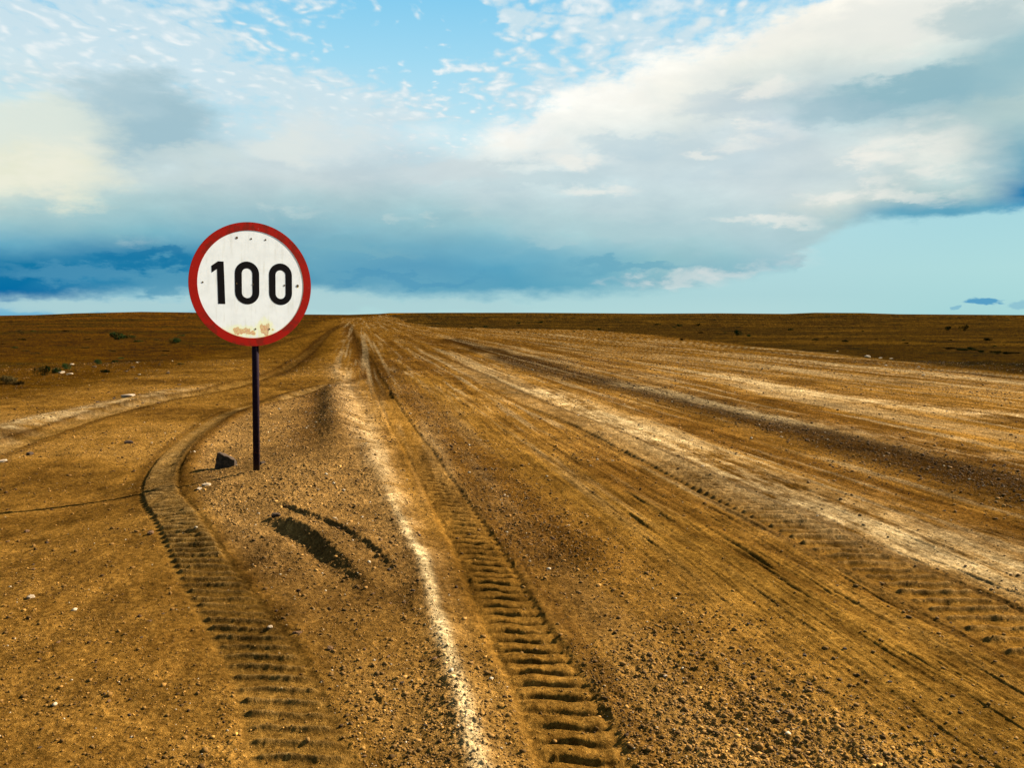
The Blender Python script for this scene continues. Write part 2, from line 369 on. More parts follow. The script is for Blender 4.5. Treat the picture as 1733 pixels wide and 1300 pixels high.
def road_side(x, y):
    """>0 on the road side of the right hand edge"""
    # compare azimuth-free: signed distance to right edge polyline
    d, s, L = pdist(x, y, edgeR, 900.)
    return d, s
dmul = 1.
def evaluate(x, y, fine=True):
    r = np.hypot(x, y)
    z = H0(x, y)
    s_al = x * RDIR[0] + y * RDIR[1]; t_ac = x * RDIR[1] - y * RDIR[0]
    near = 1 - sst(r, 14, 40)
    # ---------------- zones
    de, _ = road_side(x, y)
    wob = fbm(x / 3., y / 3., 3, .5, 11) * np.clip(r * .02, .15, 6)
    offroad_r = sst(-(de + wob), -.4, .9) if SIGN_E > 0 else sst(de + wob, -.4, .9)
    offroad_r = offroad_r * sst(y, 2, 8)
    # left plain
    bx = np.interp(y, LB[:, 1], LB[:, 0])
    left = sst(bx - x + wob * 1.5, -.8, 2.2) * sst(y, 3, 6)
    # ---------------- colours (albedo, linear)
    sand = np.array([.245, .114, .0180]); pale = np.array([.55, .38, .17]); dark = np.array([.105, .043, .0060])
    grav = np.array([.215, .115, .034]); orange = np.array([.092, .037, .0022]); olive = np.array([.024, .0118, .0016])
    n1 = fbm(x / 1.7, y / 1.7, 5, .55, 21)
    n2 = fbm(x / .25, y / .25, 4, .6, 22)
    streak = fbm(t_ac * 1.5, s_al * .06, 5, .62, 31)
    streak2 = fbm(t_ac * 7., s_al * .22, 4, .6, 32)
    farm = np.clip((r - 9) / 50, 0, 1)
    a = np.ones(x.shape + (3,)) * sand
    def mixin(col, f):
        nonlocal a
        a = a * (1 - f[..., None]) + col * f[..., None]
    n4 = fbm(t_ac * 9, s_al * 2.2, 4, .75, 23)
    lumin = 1 + .7 * n1 + .8 * n2 + .9 * n4
    mixin(sand * np.array([1.15, 1.22, 1.5]), np.clip(sst(n1, -.05, .3) * .7, 0, 1))
    mixin(dark, np.clip(sst(-n1, .02, .3) * .5, 0, 1))
    # farther road is a deeper orange brown
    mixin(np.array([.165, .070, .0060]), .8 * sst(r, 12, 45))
    onroad = np.clip(1 - offroad_r, 0, 1) * sst(x - RX(y), -.3, .6)
    mixin(pale * .75, np.clip(sst(streak, .04, .28) * .5, 0, 1) * onroad * (.06 + .94 * sst(r, 5, 10)) * (1 - .6 * sst(r, 35, 80)))
    mixin(dark, np.clip(sst(-streak, .02, .2) * .75, 0, 1) * onroad * sst(r, 4, 9))
    mixin(dark * .8, np.clip(sst(-streak2, .03, .22) * .55, 0, 1) * onroad)
    mixin(pale * .8, np.clip(sst(streak2, .06, .25) * .4, 0, 1) * onroad * (1 - .7 * sst(r, 25, 60)) * (.12 + .88 * sst(r, 5.5, 9)))
    g = .16 * np.ones(x.shape)             # gravel density 0..1
    g += .35 * sst(n1, -.1, .25) * (1 - sst(r, 30, 60))
    h = np.zeros(x.shape)
    # streaky micro relief of the graded road
    streak3 = fbm(t_ac * 26, s_al * .8, 3, .65, 36)
    mixin(dark, np.clip(sst(-streak3, .06, .3), 0, 1) * .45 * onroad * (1 - sst(r, 12, 25)) * sst(x - RX(y), 1.1, 2.2))
    hs = onroad * (.010 * streak2 + .024 * streak3) * (1 - sst(r, 20, 40)) * (.25 + .75 * sst(x - RX(y), .9, 2.2))
    h += hs
    # --- dark coarse band
    d, s, L = pdist(x, y, C['band'], 3.)
    w = .42 + .5 * vnoise(s * .25, s * 0) * 1.
    f = np.exp(-(np.abs(d) / (w * 1.25)) ** 3) * (.95 + 1.0 * streak + .8 * n4)
    f = np.clip(f, 0, 1)
    mixin(dark * .34, f * .95); g += .5 * f; h += .03 * f * n2
    # --- pale graded strips
    for nm, w0, k in (('pale', .46, .68), ('pale2', .6, .5), ('pale3', .35, .4), ('pale4', .35, .3)):
        d, s, L = pdist(x, y, C[nm], 4.)
        f = np.exp(-(np.abs(d + .25 * fbm(s * .5, s * 0 + .5, 3, .5, 5)) / w0) ** 2) * np.clip(.65 + 1.6 * streak + 1.6 * streak2 + .8 * n2 + 1.8 * n4, 0, 1.2)
        f = f * sst(s, 0, 3.)
        mixin(pale * 1.05, np.clip(f * k, 0, 1)); g -= .1 * f
    # --- smooth ochre band and thin dark lines
    d, s, L = pdist(x, y, C['smooth'], 2.5)
    f = np.exp(-(d / .5) ** 2); mixin(sand * np.array([1.02, 1.1, 1.0]), f * .45); g -= .25 * f
    for nm in ('l1', 'l2'):
        d, s, L = pdist(x, y, C[nm], 1.2)
        dd = d + .08 * fbm(s * .7, s * 0, 3, .5, 8)
        for off, wd in ((0, .05), (.22, .035), (-.30, .045)):
            f = np.exp(-((dd - off) / wd) ** 2) * np.clip(.6 + 2 * fbm(s * 1.1 + off * 9, s * 0 + off, 3, .5, 9), 0, 1) * (1 - sst(r, 30, 50))
            h -= .007 * f; mixin(dark * .8, f * .4)
    # --- right hand edge rut (dark) beside the scrub
    d, s, L = pdist(x, y, C['edge_r'], 2.5)
    f = np.exp(-((d) / .45) ** 2) * sst(s, 0, 6.); mixin(dark * .35, f * .8 * np.clip(.8 + 1.5 * n1, 0, 1)); h -= .05 * f
    # --- scrubland right and left
    t3 = fbm(x / 14., y / 5., 4, .55, 41); t4 = fbm(x / 2.5, y / 1.2, 4, .6, 42)
    mixin(olive, offroad_r * .97)
    mixin(np.array([.058, .027, .003]), offroad_r * np.clip(sst(t3 + .35 * t4, .04, .25), 0, 1) * .8)
    mixin(np.array([.055, .024, .0020]), offroad_r * sst(y, 220, 420) * .45)
    mixin(np.array([.012, .008, .0018]), offroad_r * np.clip(sst(-t4 - t3 * .5, .12, .25), 0, 1) * .8)
    mixin(orange, left * .92 * sst(y - .35 * x, 9, 26))
    mixin(np.array([.055, .030, .003]), left * np.clip(sst(t3 + .5 * t4, .0, .16), 0, 1) * .85 * sst(r, 15, 40))
    mixin(np.array([.03, .016, .002]), left * np.clip(sst(-t4, .12, .28), 0, 1) * .75)
    mixin(np.array([.165, .060, .0022]), left * np.clip(sst(-t3, .02, .16), 0, 1) * .75 * sst(r, 60, 120))
    h += (left + offroad_r) * .05 * t4 * (1 - sst(r, 80, 160)) * sst(r, 8, 14)
    # --- gravel mound
    mx = wedge(x, y)
    mixin(grav, mx * .7); g += .5 * mx
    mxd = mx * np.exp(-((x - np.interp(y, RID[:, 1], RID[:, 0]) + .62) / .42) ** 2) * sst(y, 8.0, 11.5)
    mixin(dark * .75, mxd * .75)  # shade on the mound's flank away from the sun, painted into the albedo
    h = h + .15 * mx * np.exp(-((x - RX(y) + .30) / .26) ** 2) * sst(y, 8., 12) * (1 - sst(y, 18, 23))
    # --- coarse gravel on the road between the tracks
    gx = .65 * np.exp(-((x - .75 + .12 * (y - 4)) / .75) ** 2) * (1 - sst(y, 4.4, 5.8))
    gx2 = np.exp(-((x + .20 * (y - 10) + .55) / .55) ** 2) * sst(y, 4.6, 6.) * (1 - sst(y, 17, 26))
    g += .8 * gx * sst(n1, -.3, .1) + .75 * gx2; mixin(np.array([.150, .075, .018]), gx * .3); mixin(dark * .95, gx2 * .75)
    # --- windrow at the road's left side: pale dusty crest
    d, s, L = pdist(x, y, C['ridge'], 1.6)
    dd = d + .05 * fbm(s * 1.3, s * 0, 3, .5, 12)
    crest = np.exp(-(dd / (.034 + .02 * n2)) ** 2); sk = sst(dd, -.02, .03) * np.exp(-np.clip(dd, 0, 9) / .12)
    fadeS = sst(s, 2.0, 8.0)
    far_w = .10 + .20 * (1 - sst(s, L * .55, L * .86))
    side = np.exp(-((dd + .04) / far_w) ** 2)
    mixin(pale * np.array([1.0, 1.0, 1.05]), np.clip(side * (.65 + .25 * fadeS + .9 * n2), 0, 1) * (.06 + .34 * sst(y, 4.8, 8.)) * np.clip(1 + 2.5 * n2, .2, 1.2) * sst(s, .5, 4) * (1 - .35 * sst(r, 8, 16)))
    mixin(pale * 1.5, np.clip(crest * sst(y, 2.0, 2.6) * (1 - sst(y, 5.5, 8.)) * (.85 + 1.2 * n2), 0, 1) * .9)
    h += .032 * np.exp(-(dd / .10) ** 2) * sst(s, 1, 5)
    # --- ruts in front of the sign: crest with a steep shaded side towards the viewer
    d, s, L = pdist(x, y, C['rut'], 1.2)
    prof = sst(s, 0.0, .5) * sst(L - s, .0, 1.3)
    dd = -d * SIGN_R + .03 * fbm(s * 3, s * 0, 3, .5, 14) + .03 * n2
    h += prof * (.064 + .02 * n2) * sst(dd + .04 * fbm(x * 9, y * 9, 4, .65, 44), -.085, .02) * np.exp(-np.clip(dd, 0, 9) / .20)
    h -= prof * .025 * np.exp(-((dd + .13) / .07) ** 2)
    d, s, L = pdist(x, y, C['rut2'], 1.2)
    prof = sst(s, 0.02, .5) * sst(L - s, .0, .6)
    dd = -d * SIGN_R + .02 * fbm(s * 3, s * 0, 3, .5, 15) + .02 * n2
    h += prof * .032 * sst(dd + .08 * fbm(x * 14, y * 14, 3, .6, 45), -.05, .01) * np.exp(-np.clip(dd, 0, 9) / .15)
    # --- tyre tracks
    def track(nm, hw, depth, pitch, amp, mode, s0=-1, edge=.5, tint=None, skew=0., steep=.86, rfar=13.):
        nonlocal h, g
        d, s, L = pdist(x, y, C[nm], hw * 3 + .4)
        hwv = hw + .015 * fbm(s * 2.2, s * 0, 3, .5, 40)
        inn = sst(hwv - np.abs(d), -.02, .035)
        ends = sst(s, 0, .8)
        fade = ends * (1 - sst(r, 26, 45))
        h -= (depth + hs) * inn * fade
        rim = np.exp(-((np.abs(d) - hwv - .035) / .035) ** 2) * (.6 + 1.3 * fbm(x * 9, y * 9, 3, .6, 50))
        h += edge * depth * rim * fade
        vis = (sst(s, s0, s0 + 3.) if s0 > 0 else 1.) * (1 - sst(r, rfar, rfar * 1.4))
        q = d / hw
        if mode == 'lug': ph = s / pitch + .20 * np.sin(q * 2.6) + .05 * q + .07 * fbm(s * 3, d * 4, 2, .5, 60)
        elif mode in ('bar', 'slot'): ph = -y / pitch + .05 * np.sin(q * 3) + .10 * fbm(s * 2, d * 3, 2, .5, 61)
        else: ph = s / pitch + skew * d + .08 * fbm(s * 4, d * 5, 2, .5, 62)
        p = ph - np.floor(ph)
        w_ = np.clip(1.2 * (r * r / 1363. * .56) / pitch, .11, .30)
        wob_ = .04 * fbm(x * 7, y * 7, 3, .6, 63)
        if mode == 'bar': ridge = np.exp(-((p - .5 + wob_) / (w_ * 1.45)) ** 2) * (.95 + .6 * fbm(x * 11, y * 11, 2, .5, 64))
        else: ridge = np.exp(-(np.abs(p - .5 + wob_) / .37) ** np.where(r < 6, 7., 4.)) * (.95 + .6 * fbm(x * 11, y * 11, 2, .5, 64)) - .45
        wear = np.clip(1.0 + .9 * fbm(x * 2.2, y * 2.2, 4, .6, 70) + .3 * n2, .5, 1.35) * (1 + .7 * sst(r, 4, 9))
        aa = sst(hw * .97 - np.abs(d), 0, .05)
        if mode == 'bar': mixin(pale * .8, np.clip(ridge * 1.3 - .35, 0, 1) * aa * fade * wear * .28)      # sunlit rib crests painted in as a paler tone
        h += amp * ridge * aa * vis * fade * wear
        g -= .8 * inn * ends
        if tint is not None: mixin(np.array(tint), np.clip(inn * ends * .55, 0, 1))
        return d, s, inn
    d, s, inn = track('t1', .178, .016, .128, .027, 'lug', rfar=17., edge=.6, tint=(.195, .090, .013))
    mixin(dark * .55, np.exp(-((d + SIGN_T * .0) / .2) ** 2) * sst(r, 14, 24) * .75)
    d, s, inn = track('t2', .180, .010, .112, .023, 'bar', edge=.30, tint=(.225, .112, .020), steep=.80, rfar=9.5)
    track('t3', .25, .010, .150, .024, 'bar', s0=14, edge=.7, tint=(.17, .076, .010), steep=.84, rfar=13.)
    track('t4', .19, .030, .115, .018, 'slant', s0=-1, edge=.7, tint=(.27, .14, .03), skew=0.)
    # T2 outer bank
    d, s, L = pdist(x, y, C['apexL'], 1.0)
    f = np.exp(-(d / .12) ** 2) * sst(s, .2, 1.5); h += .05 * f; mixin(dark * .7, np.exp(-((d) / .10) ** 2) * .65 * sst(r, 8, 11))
    d, s, L = pdist(x, y, C['bank'], 2.5)
    f = np.exp(-(d / .42) ** 2) * (.7 + 1.2 * n1 + 1.2 * n2); h += .07 * np.exp(-(d / .4) ** 2); mixin(pale * .95, np.clip(f * (.62 + 2.2 * fbm(x * 3, y * 3, 4, .6, 91)), 0, .8) * sst(L - s, 0, 6))
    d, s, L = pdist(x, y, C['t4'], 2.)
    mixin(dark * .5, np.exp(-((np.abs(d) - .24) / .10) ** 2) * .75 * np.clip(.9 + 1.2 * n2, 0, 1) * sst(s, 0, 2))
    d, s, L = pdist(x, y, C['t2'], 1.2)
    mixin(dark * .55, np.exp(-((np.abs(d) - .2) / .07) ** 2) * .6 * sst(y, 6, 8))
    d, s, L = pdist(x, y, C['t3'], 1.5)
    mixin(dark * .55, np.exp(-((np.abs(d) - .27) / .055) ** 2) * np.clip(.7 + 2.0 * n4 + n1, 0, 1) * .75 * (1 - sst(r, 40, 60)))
    for nm, wd, k in (('s1', .5, .95), ('s2', .18, .9), ('s3', .42, 1.), ('s4', .3, .8), ('s5', .5, .8)):
        d, s, L = pdist(x, y, C[nm], 2.5)
        f = np.exp(-(d / wd) ** 2) * sst(s, 0, 2) * sst(L - s, -.1, 1.); mixin(dark * .6, f * k * np.clip(.8 + n1, 0, 1)); h -= .04 * f
    h += .022 * np.exp(-((x - SB[0]) ** 2 + (y - SB[1]) ** 2) / .10 ** 2) * (1 + 2 * n2)
    # parallel faint lines between the tracks far away
    lines = fbm(t_ac * 3.2, s_al * .02, 3, .7, 77)
    mixin(dark * .75, np.clip(sst(lines, .10, .22), 0, 1) * sst(r, 15, 30) * .5 * onroad)
    mixin(pale * .62, np.clip(sst(-lines, .10, .25), 0, 1) * sst(r, 15, 30) * .45 * onroad)
    # --- micro relief
    if fine:
        g2 = np.clip(g, 0, 1)
        fr = (1 - sst(r, 22, 45))
        h += fr * (.006 + .020 * g2) * fbm(x / .045, y / .045, 3, .7, 81)
        h += fr * (.011) * fbm(x / .22, y / .22, 3, .55, 82)
        lump = sst(vnoise(x / .020 + 3, y / .020), .60, .92) * sst(vnoise(x / .09, y / .09 + 5), .2, .7)
        h += (1 - sst(r, 8, 18)) * .009 * (g2 * .9 + .25) * lump
        gr2 = vnoise(x / .011, y / .011)
        a = a * (1 + .55 * (gr2 - .5) + .5 * (vnoise(x / .03, y / .03 + 9) - .5))[..., None]
        a = a * (1 + .28 * (lump * g2)[..., None])
    a = a * np.clip(lumin, .35, 1.7)[..., None]
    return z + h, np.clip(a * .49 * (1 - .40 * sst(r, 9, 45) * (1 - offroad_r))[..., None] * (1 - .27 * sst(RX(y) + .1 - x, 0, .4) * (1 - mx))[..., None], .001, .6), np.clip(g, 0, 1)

SB = gp(436.5, 799)
# sides of the polylines: find which sign means what
SIGN_E = 1
t = pdist(np.array([30.]), np.array([40.]), edgeR, 900.)[0][0]      # a point off the road on the right
SIGN_E = -1 if t > 0 else 1
if SIGN_E < 0:
    pass
SIGN_E = 1 if t < 0 else -1
tr = np.array(gp(600, 880)); q = pdist(np.array([tr[0]]), np.array([tr[1]]), C['rut'], 5.)[0][0]   # right of / beyond the rut
SIGN_R = -1 if q > 0 else 1
SIGN_T = 1
RID = C['ridge'][np.argsort(C['ridge'][:, 1])]
RID = np.vstack([[RID[0, 0] + .25, RID[0, 1] - 1.2], RID, [gp(575, 560)[0], gp(575, 560)[1]], [gp(578, 538)[0], gp(578, 538)[1]]])
def RX(y): return np.interp(y, RID[:, 1], RID[:, 0])
LBp = [(-600,860),(-200,740),(0,690),(150,660),(300,630),(420,600),(500,570),(540,550),(565,540)]
LB = np.array([gp(*p) for p in LBp]); LB = LB[np.argsort(LB[:, 1])]
A2 = C['apexL'][np.argsort(C['apexL'][:, 1])]
T2r = np.array([gp(*p) for p in [(575,645),(500,662),(430,690),(370,722),(330,760),(315,800),(325,850),(360,910),(430,1000),(520,1120),(640,1290)]])
T2r = T2r[np.argsort(T2r[:, 1])]
def wedge(x, y):
    l = np.interp(y, T2r[:, 1], T2r[:, 0]); rr = RX(y)
    m = sst(x - l, -.02, .18) * sst(rr - x, -.12, .15) * (1 - sst(y, T2r[-1, 1] - 3, T2r[-1, 1]))
    return m * (.35 + .65 * sst(y, 4.2, 6.2))

def ground_z(x, y):
    return float(evaluate(np.array([float(x)]), np.array([float(y)]), True)[0][0])

# ------------------------------------------------------------------ materials
def new_mat(name):
    m = bpy.data.materials.new(name); m.use_nodes = True; m.node_tree.nodes.clear()
    T = NT(m.node_tree)
    bs = T.n('ShaderNodeBsdfPrincipled'); out = T.n('ShaderNodeOutputMaterial')
    m.node_tree.links.new(bs.outputs[0], out.inputs[0])
    return m, T, bs
def ground_mat():
    m, T, bs = new_mat('sandy_ground')
    at = T.n('ShaderNodeAttribute'); at.attribute_name = 'albedo'
    geo = T.n('ShaderNodeTexCoord').outputs['Object']
    fl = T.v('MULTIPLY', geo, (1., 1., .3))
    n1 = T.noise(fl, 170, 3, .7); n2 = T.noise(fl, 30, 5, .8); n3 = T.noise(fl, 1.1, 4, .6)
    f = T.ramp(n1, [(.30, (.55, .52, .50)), (.45, (.92, .92, .92)), (.56, (1.02, 1.02, 1.02)), (.66, (1.45, 1.5, 1.7)), (.74, (2.2, 2.4, 3.2))])
    c = T.mix(1., at.outputs['Color'], f, 'MULTIPLY')
    f2 = T.ramp(n2, [(.30, (.45, .42, .40)), (.42, (.82, .80, .78)), (.52, (1.03, 1.03, 1.03)), (.64, (1.45, 1.5, 1.65)), (.74, (2.0, 2.2, 2.8))])
    c = T.mix(1., c, f2, 'MULTIPLY')
    c = T.mix(1., c, T.ramp(n3, [(.3, (.78, .76, .72)), (.7, (1.16, 1.16, 1.18))]), 'MULTIPLY')
    T.put(bs.inputs['Base Color'], c)
    bs.inputs['Roughness'].default_value = 1.; bs.inputs['Specular IOR Level'].default_value = .0
    hgt = T.m('ADD', T.m('MULTIPLY', n1, .55), n2)
    b = T.n('ShaderNodeBump'); b.inputs['Strength'].default_value = 1.; b.inputs['Distance'].default_value = .024
    T.put(b.inputs['Height'], hgt); T.put(bs.inputs['Normal'], b.outputs[0])
    return m
MG = ground_mat()

# ------------------------------------------------------------------ ground mesh: polar grid, dense ahead, coarse behind
STEP = .72
fr_ = 852.
RSTEP = .56
dense = np.arctan(np.arange(-640, 640 + .84, .84) / fr_)
coarse = np.linspace(dense[-1], 2 * math.pi + dense[0], 150)[1:-1]
ang = np.concatenate([dense, coarse])
yd = np.concatenate([np.arange(490, 16, -RSTEP), np.arange(16, 3.2, -.4)])
rad = EYE * fr_ / yd
rad = np.concatenate([np.linspace(.25, rad[0], 60)[:-1], rad, np.geomspace(rad[-1], 9000, 60)[1:]])
NR, NA = len(rad), len(ang)
A_, R_ = np.meshgrid(ang, rad)
R_ = R_ / np.maximum(np.cos(A_), math.cos(dense[-1]))      # rings run straight across in the forward sector
gx = (np.sin(A_) * R_).ravel(); gy = (np.cos(A_) * R_).ravel()
gz = np.zeros_like(gx); alb = np.zeros((gx.size, 3), np.float32)
CH = 200000
for i in range(0, gx.size, CH):
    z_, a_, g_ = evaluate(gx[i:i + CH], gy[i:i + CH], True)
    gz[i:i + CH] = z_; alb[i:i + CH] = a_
# centre vertex closes the disc
co = np.column_stack([gx, gy, gz]).astype(np.float32)
co = np.vstack([co, [[0, 0, gz[:NA].mean()]]]).astype(np.float32)
alb = np.vstack([alb, alb[:1]])
ii, jj = np.meshgrid(np.arange(NR - 1), np.arange(NA), indexing='ij')
j2 = (jj + 1) % NA
quads = np.stack([ii * NA + jj, ii * NA + j2, (ii + 1) * NA + j2, (ii + 1) * NA + jj], -1).reshape(-1, 4)[:, ::-1]
cxq = co[quads].mean(axis=1)
xx, yy = cxq[:, 0].astype(float), cxq[:, 1].astype(float)
dq, _ = road_side(xx, yy)
isroad = (xx > RX(yy)) & ((dq > 0) if SIGN_E > 0 else (dq < 0)) & (yy > .0) & (yy < 600)

def grid_object(name, quads, tris=None):
    used = np.unique(quads)
    if tris is not None: used = np.unique(np.concatenate([used, tris.ravel()]))
    remap = np.full(len(co), -1, np.int64); remap[used] = np.arange(len(used))
    me = bpy.data.meshes.new(name)
    q = remap[quads].ravel(); nq = len(quads); nt = 0 if tris is None else len(tris)
    me.vertices.add(len(used)); me.vertices.foreach_set('co', co[used].ravel())
    li = q if tris is None else np.concatenate([q, remap[tris].ravel()])
    me.loops.add(len(li)); me.loops.foreach_set('vertex_index', li.astype(np.int32))
    me.polygons.add(nq + nt)
    st = np.concatenate([np.arange(nq) * 4, nq * 4 + np.arange(nt) * 3]).astype(np.int32)
    me.polygons.foreach_set('loop_start', st)
    me.update(calc_edges=True)
    me.polygons.foreach_set('use_smooth', np.ones(nq + nt, bool))
    at = me.attributes.new('albedo', 'FLOAT_COLOR', 'POINT')
    at.data.foreach_set('color', np.column_stack([alb[used], np.ones(len(used))]).astype(np.float32).ravel())
    me.materials.append(MG)
    o = bpy.data.objects.new(name, me); COL.objects.link(o)
    o['kind'] = 'structure'
    return o
tri = np.stack([np.full(NA, NR * NA), (np.arange(NA) + 1) % NA, np.arange(NA)], -1)
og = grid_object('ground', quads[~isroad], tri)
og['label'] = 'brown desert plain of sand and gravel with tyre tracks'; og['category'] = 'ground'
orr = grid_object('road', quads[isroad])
orr['label'] = 'wide graded dirt road running to the skyline'; orr['category'] = 'road'

# ------------------------------------------------------------------ loose gravel (uncountable)
def ico():
    bm = bmesh.new(); bmesh.ops.create_icosphere(bm, subdivisions=1, radius=1)
    v = np.array([q.co[:] for q in bm.verts]); f = np.array([[w.index for w in q.verts] for q in bm.faces]); bm.free()
    return v, f
IV, IF = ico()
def gravel(N):
    n = N * 4
    a = rng.uniform(-.66, .66, n)
    # draw radii so that pebbles are spread fairly evenly in the view from eye height
    u = rng.random(n); r0, r1 = 2.1, 34.
    r = (r0 ** .35 + u * (r1 ** .35 - r0 ** .35)) ** (1 / .35)
    x = np.sin(a) * r; y = np.cos(a) * r
    z, al, g = evaluate(x, y, True)
    keep = rng.random(n) < (.03 + .97 * g ** 1.6)
    x, y, z, al, r = x[keep][:N], y[keep][:N], z[keep][:N], al[keep][:N], r[keep][:N]
    n = len(x)
    size = .0020 + .0021 * rng.pareto(3.0, n)
    size = np.clip(size * (1 + r / 14.), .002, .0095 + .0008 * r)
    V = IV[None, :, :] * (1 + .6 * (rng.random((n, len(IV), 1)) - .5))
    sc = np.stack([rng.uniform(.8, 1.5, n), rng.uniform(.7, 1.1, n), rng.uniform(.45, .95, n)], -1)
    V = V * sc[:, None, :] * size[:, None, None]
    th = rng.uniform(0, 2 * np.pi, n); c, s = np.cos(th), np.sin(th)
    Vx = V[..., 0] * c[:, None] - V[..., 1] * s[:, None]; Vy = V[..., 0] * s[:, None] + V[..., 1] * c[:, None]
    V = np.stack([Vx + x[:, None], Vy + y[:, None], V[..., 2] + (z + size * .25)[:, None]], -1)
    Fc = IF[None] + (np.arange(n) * len(IV))[:, None, None]
    me = bpy.data.meshes.new('gravel')
    me.vertices.add(n * len(IV)); me.vertices.foreach_set('co', V.astype(np.float32).ravel())
    me.loops.add(n * len(IF) * 3); me.loops.foreach_set('vertex_index', Fc.astype(np.int32).ravel())
    me.polygons.add(n * len(IF)); me.polygons.foreach_set('loop_start', (np.arange(n * len(IF)) * 3).astype(np.int32))
    me.update(calc_edges=True)
    k = rng.random(n)
    tone = np.where(k < .62, rng.uniform(.7, 1.25, n), np.where(k < .86, rng.uniform(.25, .6, n), rng.uniform(1.5, 2.6, n)))
    base = np.array([.094, .046, .012])
    colr = (.5 * al + .5 * base) * tone[:, None]
    lightm = (k > .982)[:, None]
    colr = np.where(lightm, np.array([.24, .18, .11]) * rng.uniform(.7, 1.1, n)[:, None], colr)
    colr = np.clip(colr, .004, .8)
    cc = np.repeat(np.column_stack([colr, np.ones(n)])[:, None, :], len(IV), 1)
    at = me.attributes.new('albedo', 'FLOAT_COLOR', 'POINT'); at.data.foreach_set('color', cc.astype(np.float32).ravel())
    m, T, bs = new_mat('pebble')
    a_ = T.n('ShaderNodeAttribute'); a_.attribute_name = 'albedo'
    nn = T.noise(T.n('ShaderNodeTexCoord').outputs['Object'], 300, 2, .6)
    T.put(bs.inputs['Base Color'], T.mix(1., a_.outputs['Color'], T.ramp(nn, [(.3, (.75, .75, .75)), (.7, (1.25, 1.25, 1.25))]), 'MULTIPLY'))
    bs.inputs['Roughness'].default_value = .9; bs.inputs['Specular IOR Level'].default_value = .05
    me.materials.append(m)
    o = bpy.data.objects.new('gravel', me); COL.objects.link(o)
    o['kind'] = 'stuff'; o['label'] = 'loose small gravel scattered over sand and dirt road'; o['category'] = 'gravel'
    return o
gravel(130000)

# ------------------------------------------------------------------ helpers for objects
def link(name, me, parent=None):
    o = bpy.data.objects.new(name, me); COL.objects.link(o)
    if parent is not None: o.parent = parent
    return o
def mesh_from(name, bm, mat, smooth=False):
    me = bpy.data.meshes.new(name); bm.normal_update(); bm.to_mesh(me); bm.free()
    me.materials.append(mat)
    for p in me.polygons: p.use_smooth = smooth
    return me
def meta(o, label, cat, group=None):
    o['label'] = label; o['category'] = cat
    if group: o['group'] = group

# ------------------------------------------------------------------ speed limit sign
sbx, sby = gp(436.5, 799)
sbz = H0s(sbx, sby)
DIST = math.hypot(sbx, sby)
def paint_mat(name, col, rough=.45, kind='plain'):
    m, T, bs = new_mat(name)
    tcx = T.n('ShaderNodeTexCoord').outputs['Object']
    n = T.noise(tcx, 9, 5, .6); n2 = T.noise(tcx, 60, 4, .6)
    c = T.mix(T.mr(n, .35, .75, 0, .35), col, [q * .72 for q in col])
    if kind == 'pole':
        s_ = T.n('ShaderNodeSeparateXYZ'); T.put(s_.inputs[0], tcx)
        c = T.mix(T.m('MULTIPLY', T.mr(n2, .52, .60), T.mr(s_.outputs[2], .5, .0, .25, .9)), c, (.045, .016, .006))
        c = T.mix(T.mr(s_.outputs[2], .12, .0, 0., .6), c, (.06, .03, .008))
    if kind == 'red':
        s_ = T.n('ShaderNodeSeparateXYZ'); T.put(s_.inputs[0], tcx)
        low = T.m('MULTIPLY', T.mr(T.m('ABSOLUTE', s_.outputs[2]), .12, .42), T.mr(n, .46, .58))
        c = T.mix(T.m('MULTIPLY', low, .6), c, (.11, .012, .004))
        c = T.mix(T.mr(n2, .68, .73, 0, .8), c, (.07, .012, .006))
        c = T.mix(T.mr(T.noise(tcx, 35, 3, .5), .73, .75, 0, .8), c, (.6, .35, .3))
    if kind == 'white':
        s_ = T.n('ShaderNodeSeparateXYZ'); T.put(s_.inputs[0], tcx)
        x_, z_ = s_.outputs[0], s_.outputs[2]
        wv = T.noise(T.v('MULTIPLY', tcx, (1., 1., .5)), 17, 5, .65)
        halo = None
        for (bx, bz, rx, rz) in RUST:
            p = T.xyz(T.m('SUBTRACT', x_, bx), T.m('SUBTRACT', z_, bz), 0.)
            d = T.v('LENGTH', T.v('MULTIPLY', p, (1 / rx, 1 / rz, 0.)))
            d = T.m('ADD', d, T.m('MULTIPLY', T.m('SUBTRACT', wv, .5), 3.2))
            halo = d if halo is None else T.m('MINIMUM', halo, d)
        c = T.mix(T.mr(halo, 1.15, 2.4, .75, 0.), c, (.74, .74, .40))
        c = T.mix(T.mr(halo, .95, 1.05, .95, 0.), c, T.mix(T.mr(n2, .4, .6), (.56, .25, .13), (.60, .44, .19)))
        grime = T.noise(T.v('MULTIPLY', tcx, (1., 1., .12)), 28, 4, .6)
        c = T.mix(T.mr(grime, .52, .72, 0., .30), c, (.50, .46, .34))
        # rusty fringe under the right edge and along the rim
        rr = T.v('LENGTH', T.xyz(x_, z_, 0.))
        c = T.mix(T.m('MULTIPLY', T.mr(rr, RAD * .845, RAD * .868, 0., .55), T.mr(T.m('SUBTRACT', x_, z_), -.05, .3)), c, (.66, .38, .08))
    T.put(bs.inputs['Base Color'], c)
    bs.inputs['Roughness'].default_value = rough
    bs.inputs['Specular IOR Level'].default_value = .06
    b = T.n('ShaderNodeBump'); b.inputs['Strength'].default_value = .08; b.inputs['Distance'].default_value = .004
    T.put(b.inputs['Height'], n); T.put(bs.inputs['Normal'], b.outputs[0])
    return m
